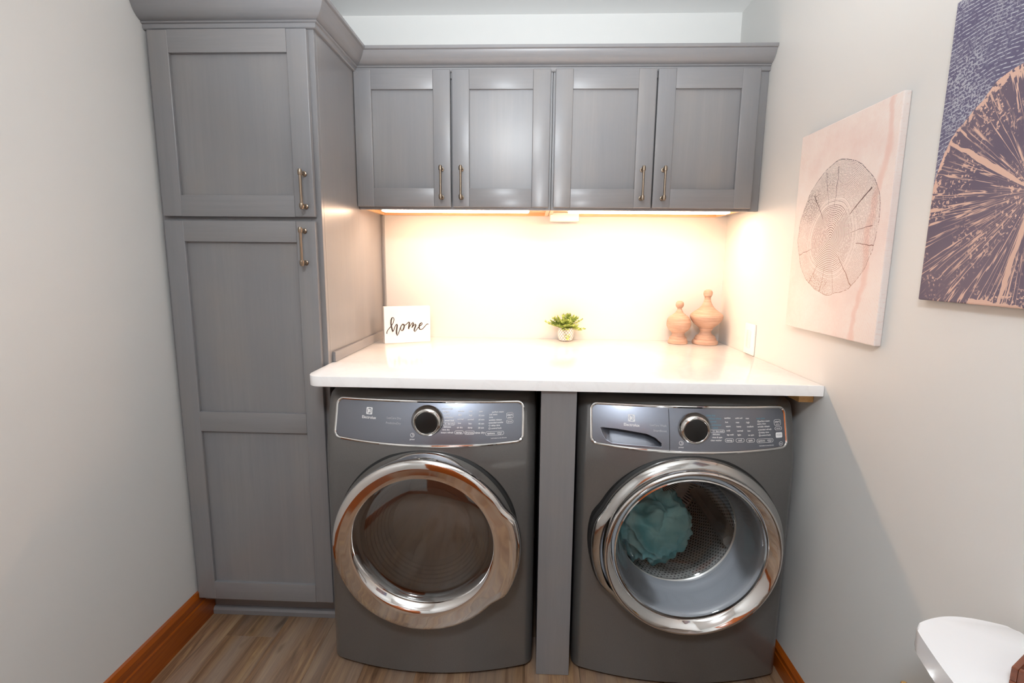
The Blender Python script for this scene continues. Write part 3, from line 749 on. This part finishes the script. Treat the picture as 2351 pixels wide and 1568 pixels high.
# finials
f1 = [(.0001, .0004), (.042, .0004), (.0435, .003), (.043, .011), (.040, .0165), (.038, .022), (.0385, .026), (.034, .030), (.029, .036), (.0265, .043), (.0275, .047), (.0295, .0485), (.0295, .0515), (.034, .054), (.045, .064), (.0515, .077), (.0535, .0885), (.0535, .093), (.0522, .0945), (.0528, .096), (.051, .107), (.046, .117), (.038, .125), (.029, .1295), (.0285, .1315), (.024, .1345), (.017, .141), (.012, .150), (.0095, .157), (.0095, .160), (.013, .163), (.017, .170), (.0178, .178), (.016, .186), (.010, .192), (.0001, .194)]
tag(obj('finial', lathe(f1, seg=48), 'finial', None, True, 30), 'shorter turned pale wood finial with a round ball body on the counter', 'finial', 'wooden finials').location = (1.9135, -.0755, ZT)
f2 = [(a*.94, b*.97) for a, b in [(.0001, .0004), (.057, .0004), (.0595, .003), (.0595, .012), (.0565, .018), (.051, .022), (.050, .029), (.046, .032), (.044, .039), (.036, .043), (.029, .049), (.0255, .056), (.0255, .062), (.030, .068), (.0325, .072), (.031, .075), (.041, .083), (.055, .094), (.067, .108), (.0745, .122), (.0755, .131), (.0735, .1345), (.074, .1365), (.066, .145), (.051, .155), (.036, .167), (.025, .180), (.018, .194), (.0148, .205), (.0135, .212), (.0145, .214), (.0138, .217), (.0165, .221), (.0205, .230), (.0208, .240), (.017, .2485), (.010, .2525), (.0001, .2535)]]
tag(obj('finial', lathe(f2, seg=56), 'finial', None, True, 30), 'taller turned pale wood finial with a wide flared body in the counter corner', 'finial', 'wooden finials').location = (2.0330, -.083, ZT)

# light switch on the right wall
sp_ = thing('light_switch', 'white rocker switch plate on the right wall just above the counter', 'switch', (XR, -.3425, 1.085))
obj('plate', box(-.007, -.0005, -.045, .045, -.0615, .0615, bev=.003), 'white_plastic', sp_, True)
obj('rocker', box(-.0105, -.006, -.0165, .0165, -.033, .033, bev=.0015), 'white_gloss', sp_, True)

# ------------------------------------------------------------------ canvases
def art_base(name):
    t = NT(name); tc_ = t.n('ShaderNodeTexCoord'); sp = t.n('ShaderNodeSeparateXYZ'); t.l(tc_.outputs['Object'], sp.inputs[0])
    return t, tc_.outputs['Object'], sp
def polar(t, sp, cy, cz, warp=None):
    u = t.math('SUBTRACT', sp.outputs[1], cy); v = t.math('SUBTRACT', sp.outputs[2], cz)
    r_ = t.math('SQRT', t.math('ADD', t.math('MULTIPLY', u, u), t.math('MULTIPLY', v, v)))
    a = t.math('ARCTAN2', v, u); return u, v, r_, a
BW = lambda p, q: [(p, (0, 0, 0, 1)), (q, (1, 1, 1, 1))]
def art1_mat():
    t, vec, sp = art_base('tree_ring_print')
    # local coords: y = -(picture x), z up; pith of the slice a little left of centre
    u, v, r0, a = polar(t, sp, .012, -.026)
    wob = t.noise(vec, 9, 3); wob2 = t.noise(vec, 3.2, 2)
    uu, vv, R, aa = polar(t, sp, -.002, 0.0)
    ca = t.n('ShaderNodeCombineXYZ'); t.l(t.math('COSINE', aa), ca.inputs[0]); t.l(t.math('SINE', aa), ca.inputs[1])
    edge = t.math('MULTIPLY_ADD', t.noise(ca.outputs[0], 1.6, 3), .035, .172)
    inside = t.math('LESS_THAN', R, edge)
    # rings: spacing scales out to the edge so that the rings follow the outline
    rn = t.math('ADD', r0, t.math('ADD', t.math('MULTIPLY', wob, .012), t.math('MULTIPLY', wob2, .05)))
    near = t.math('SINE', t.math('MULTIPLY', rn, 2*math.pi/.0053)); far = t.math('SINE', t.math('MULTIPLY', rn, 2*math.pi/.0037))
    w = t.ramp(r0, BW(.09, .125)); ring = t.mix(w, near, far)
    thr = t.mix(w, t.ramp(ring, BW(.35, .6)), t.ramp(ring, BW(.62, .9)))
    # dropouts and speckle
    sp1 = t.noise(vec, 260, 3); br = t.ramp(sp1, BW(.36, .5)); big = t.ramp(t.noise(vec, 11, 2), BW(.40, .58))
    keep = t.math('MAXIMUM', br, t.math('MULTIPLY', big, t.math('SUBTRACT', 1.0, t.math('MULTIPLY', w, .55))))
    lines = t.math('MULTIPLY', thr, keep)
    spk = t.math('MULTIPLY', t.ramp(t.noise(vec, 330, 2), BW(.52, .6)), t.math('MULTIPLY', w, t.ramp(t.noise(vec, 7, 2), BW(.45, .6))))
    # radial cracks
    cracks = None
    for ang, r1, r2, wd in ((128, .075, .17, .010), (38, .10, .2, .012), (-48, .07, .19, .010), (-8, .12, .2, .006), (-100, .08, .19, .007), (-75, .09, .19, .005), (88, .09, .2, .006), (105, .1, .2, .005), (-125, .09, .2, .006), (-165, .1, .2, .006), (8, .09, .18, .005)):
        ar = math.radians(180-ang)
        da = t.math('ABSOLUTE', t.math('SUBTRACT', t.math('ADD', a, t.math('MULTIPLY', t.math('SUBTRACT', t.noise(vec, 30, 2), .5), .09)), math.atan2(math.sin(ar), math.cos(ar))))
        m_ = t.math('MULTIPLY', t.math('LESS_THAN', da, wd), t.math('MULTIPLY', t.math('GREATER_THAN', r0, r1), t.math('LESS_THAN', r0, r2)))
        cracks = m_ if cracks is None else t.math('MAXIMUM', cracks, m_)
    rim = t.math('MULTIPLY', t.math('GREATER_THAN', R, t.math('SUBTRACT', edge, .0016)), br)
    ink = t.math('MULTIPLY', t.math('MAXIMUM', t.math('MAXIMUM', lines, spk), t.math('MAXIMUM', cracks, rim)), inside)
    grad = t.math('MULTIPLY_ADD', sp.outputs[2], 2.4, .5, clamp=True)
    inkc = t.ramp(grad, [(.1, lin('#a3806f')), (.5, lin('#80605a')), (.88, lin('#3c383f'))])
    base = t.ramp(t.noise(vec, 6, 5, .6), [(.3, lin('#dcc9c3')), (.5, lin('#e2d6d0')), (.7, lin('#e4dcd7'))])
    fr = t.math('MULTIPLY', t.ramp(t.math('SINE', t.math('MULTIPLY', t.math('ADD', aa, t.math('MULTIPLY', wob, .15)), 260)), BW(.6, .9)), t.math('MULTIPLY', t.ramp(t.noise(vec, 180, 2), BW(.45, .6)), .22))
    base = t.mix(fr, base, lin('#d8a99e'))
    band = t.math('MULTIPLY', t.ramp(t.math('ABSOLUTE', t.math('ADD', t.math('ADD', sp.outputs[1], t.math('MULTIPLY', sp.outputs[2], .12)), t.math('MULTIPLY_ADD', t.noise(vec, 9, 5), .10, .115))), [(.006, (1, 1, 1, 1)), (.016, (0, 0, 0, 1))]), .4)
    base = t.mix(band, base, lin('#d6a294'))
    t.l(t.mix(ink, base, inkc), t.b.inputs['Base Color']); t.setp(Roughness=.75)
    t.bump(t.noise(vec, 700, 2), .15, .0006); return t.m
def art2_mat():
    t, vec, sp = art_base('tree_bark_print')
    u, v, r0, a = polar(t, sp, -.005, -.10)
    wob = t.noise(vec, 8, 3)
    rr_ = t.math('ADD', t.math('SUBTRACT', r0, t.math('MULTIPLY', t.math('MAXIMUM', t.math('MULTIPLY', t.math('ADD', v, .02), -1.0), 0.0), .55)), t.math('MULTIPLY', t.math('SUBTRACT', wob, .5), .05))
    inside = t.math('LESS_THAN', rr_, .236)
    # radial streaks: noise in (angle, radius) space, stretched along the radius
    cx = t.n('ShaderNodeCombineXYZ'); t.l(t.math('MULTIPLY', a, 15.0), cx.inputs[0]); t.l(t.math('MULTIPLY', r0, 5.0), cx.inputs[1]); t.l(t.math('MULTIPLY', wob, .8), cx.inputs[2])
    s1 = t.noise(cx.outputs[0], 1.35, 2, .5)
    streak = t.ramp(t.math('ABSOLUTE', t.math('SUBTRACT', s1, .5)), [(.020, (1, 1, 1, 1)), (.032, (0, 0, 0, 1))])
    gate = t.ramp(t.noise(cx.outputs[0], .8, 2), BW(.42, .5))
    streak = t.math('MULTIPLY', streak, gate)
    fleck = t.math('MULTIPLY', t.ramp(t.noise(vec, 150, 3, .6), BW(.57, .60)), t.ramp(t.noise(vec, 14, 3), BW(.45, .58)))
    rimb = t.math('GREATER_THAN', t.math('ADD', t.math('MULTIPLY', t.noise(vec, 95, 4, .6), .62), t.math('MULTIPLY', t.ramp(rr_, BW(.16, .236)), .42)), .69)
    big = None
    for ang, wd in ((148, .030), (-100, .026), (60, .02), (-20, .02), (-80, .018)):
        ar = math.radians(180-ang)
        da = t.math('ABSOLUTE', t.math('SUBTRACT', t.math('ADD', a, t.math('MULTIPLY', t.math('SUBTRACT', t.noise(vec, 22, 2), .5), .1)), math.atan2(math.sin(ar), math.cos(ar))))
        m_ = t.math('LESS_THAN', da, t.math('MULTIPLY', t.math('SUBTRACT', .25, r0), wd*12)); big = m_ if big is None else t.math('MAXIMUM', big, m_)
    bot = t.math('MULTIPLY', t.ramp(v, [(-.0, (0, 0, 0, 1))]), 0.0)
    pk = t.math('MAXIMUM', t.math('MAXIMUM', streak, fleck), t.math('MAXIMUM', rimb, big))
    lowp = t.math('MULTIPLY', t.math('LESS_THAN', t.math('ADD', v, t.math('MULTIPLY', t.noise(vec, 12, 3), .07)), -.165), t.math('LESS_THAN', u, .1))
    pk = t.math('MAXIMUM', pk, lowp)
    purple = t.ramp(t.noise(vec, 5, 3), [(.35, lin('#5f5566')), (.65, lin('#6c5f6c'))])
    inner = t.mix(pk, purple, lin('#cfac9c'))
    # outer bark: grey rings following the edge
    base_r = t.math('ADD', t.math('MULTIPLY', rr_, .45), t.math('MULTIPLY', t.math('MULTIPLY_ADD', u, -.30, v), .55))
    rn = t.math('ADD', base_r, t.math('MULTIPLY', t.noise(vec, 20, 3), .007))
    og = t.ramp(t.math('SINE', t.math('MULTIPLY', rn, 2*math.pi/.0070)), BW(.55, .80))
    og = t.math('MULTIPLY', og, t.ramp(t.noise(vec, 120, 3), BW(.40, .55)))
    og2 = t.math('MULTIPLY', t.ramp(t.noise(vec, 9, 3), BW(.42, .62)), t.ramp(t.noise(vec, 230, 2), BW(.50, .58)))
    outer = t.mix(t.math('MAXIMUM', og, t.math('MULTIPLY', og2, .8)), lin('#5e5a74'), lin('#aeb0ba'))
    t.l(t.mix(inside, outer, inner), t.b.inputs['Base Color']); t.setp(Roughness=.75)
    t.bump(t.noise(vec, 700, 2), .15, .0006); return t.m
cv1 = tag(obj('wall_canvas', box(-.0185, -.0005, -.224, .224, -.3025, .3025, bev=.003), art1_mat()), 'pale pink canvas print of a dark oval tree slice on the right wall', 'picture')
cv1.location = (XR, -.8645, 1.479)
cv2 = tag(obj('wall_canvas', box(-.0185, -.0005, -.224, .224, -.3025, .3025, bev=.003), art2_mat()), 'purple and peach canvas print of cracked tree rings nearest the camera', 'picture')
cv2.location = (XR, -1.4375, 1.6055)

# ------------------------------------------------------------------ toilet
to = thing('toilet', 'white toilet by the right wall, its tank lid showing at the bottom right corner', 'toilet', (0, 0, 0))
tk = []
for z, x0_, y0_ in ((.40, 1.955, .185), (.55, 1.945, .202), (.715, 1.936, .213)):
    tk.append((z, x0_, y0_))
bm = bmesh.new(); rings = []
for z, x0_, hy in tk:
    rings.append([bm.verts.new((a, b, z)) for a, b in rrect(x0_, 2.105, -1.775-hy, -1.775+hy, .035, 6)])
for A, B in zip(rings, rings[1:]):
    for i in range(len(A)): bm.faces.new((A[i], A[(i+1) % len(A)], B[(i+1) % len(A)], B[i]))
bm.faces.new(rings[0]); bm.faces.new(rings[-1])
obj('tank', bm, 'white_gloss', to, True, 50)
pl = []   # bowed front and ends, corners rounded by smoothing
for i in range(24): q = i/24; pl.append((1.926+.180*q, -1.545+.028*math.sin(math.pi*q)))
for i in range(40): pl.append((2.106, -1.545-.46*i/40))
for i in range(24): q = i/24; pl.append((2.106-.180*q, -2.005-.028*math.sin(math.pi*q)))
for i in range(40): q = i/40; pl.append((1.926-.042*math.sin(math.pi*q), -2.005+.46*q))
for _ in range(4): pl = [((pl[i-1][0]+pl[i][0]*2+pl[(i+1) % len(pl)][0])/4, (pl[i-1][1]+pl[i][1]*2+pl[(i+1) % len(pl)][1])/4) for i in range(len(pl))]
bm = bmesh.new(); add_prism(bm, pl, .715, .752, 'z', bev=.004); obj('tank_lid', bm, 'white_gloss', to, True, 40)
bm = bmesh.new()
def egg(t, rx, ry, cx): return (cx-rx*math.cos(t)*(1.0 if math.cos(t) > 0 else .8), -1.775+ry*math.sin(t))
rings = []
for z, rx, ry, cx in ((.001, .20, .11, 1.78), (.06, .19, .10, 1.78), (.18, .17, .10, 1.76), (.28, .21, .14, 1.72), (.36, .25, .178, 1.70), (.395, .26, .185, 1.695), (.40, .255, .18, 1.695)):
    rings.append([bm.verts.new((*egg(2*math.pi*i/40, rx, ry, cx), z)) for i in range(40)])
for A, B in zip(rings, rings[1:]):
    for i in range(40): bm.faces.new((A[i], A[(i+1) % 40], B[(i+1) % 40], B[i]))
bm.faces.new(rings[0]); bm.faces.new(rings[-1])
add_box(bm, 1.85, 2.06, -1.93, -1.62, .34, .40, bev=.02)
obj('bowl', bm, 'white_gloss', to, True, 50)
bm = bmesh.new(); add_prism(bm, [egg(2*math.pi*i/40, .262, .187, 1.693) for i in range(40)], .4005, .415, 'z', bev=.004); obj('seat', bm, 'white_plastic', to, True)
bm = bmesh.new(); add_prism(bm, [egg(2*math.pi*i/40, .258, .184, 1.693) for i in range(40)], .4155, .43, 'z', bev=.005); obj('seat_lid', bm, 'white_plastic', to, True)
bm = bmesh.new(); add_lathe(bm, [(.0001, 1.889), (.012, 1.889), (.012, 1.93)], (0, -1.95, .67), 'x', 16); add_box(bm, 1.884, 1.891, -1.955, -1.885, .663, .677, bev=.003); obj('flush_lever', bm, 'chrome', to, True)
tr = thing('wooden_tray', 'brown wooden tray on the toilet tank at the bottom right corner', 'tray', (2.044, -1.672, .7522), math.radians(32))
obj('base', box(-.055, .055, -.04, .04, .0002, .008, bev=.002), 'walnut', tr)
for a, b, c, d in ((-.055, .055, .032, .04), (-.055, .055, -.04, -.032), (-.055, -.047, -.032, .032), (.047, .055, -.032, .032)):
    obj('side', box(a, b, c, d, .008, .03, bev=.002), 'walnut', tr)
ph = thing('paper_holder', 'small light wood paper holder on the right wall beside the toilet tank', 'holder', (XR, -1.335, .412))
obj('wall_plate', box(-.012, -.0005, -.03, .03, -.03, .018, bev=.003), 'pine', ph)
obj('arm', box(-.05, -.012, -.012, .02, -.012, .004, bev=.003), 'pine', ph)
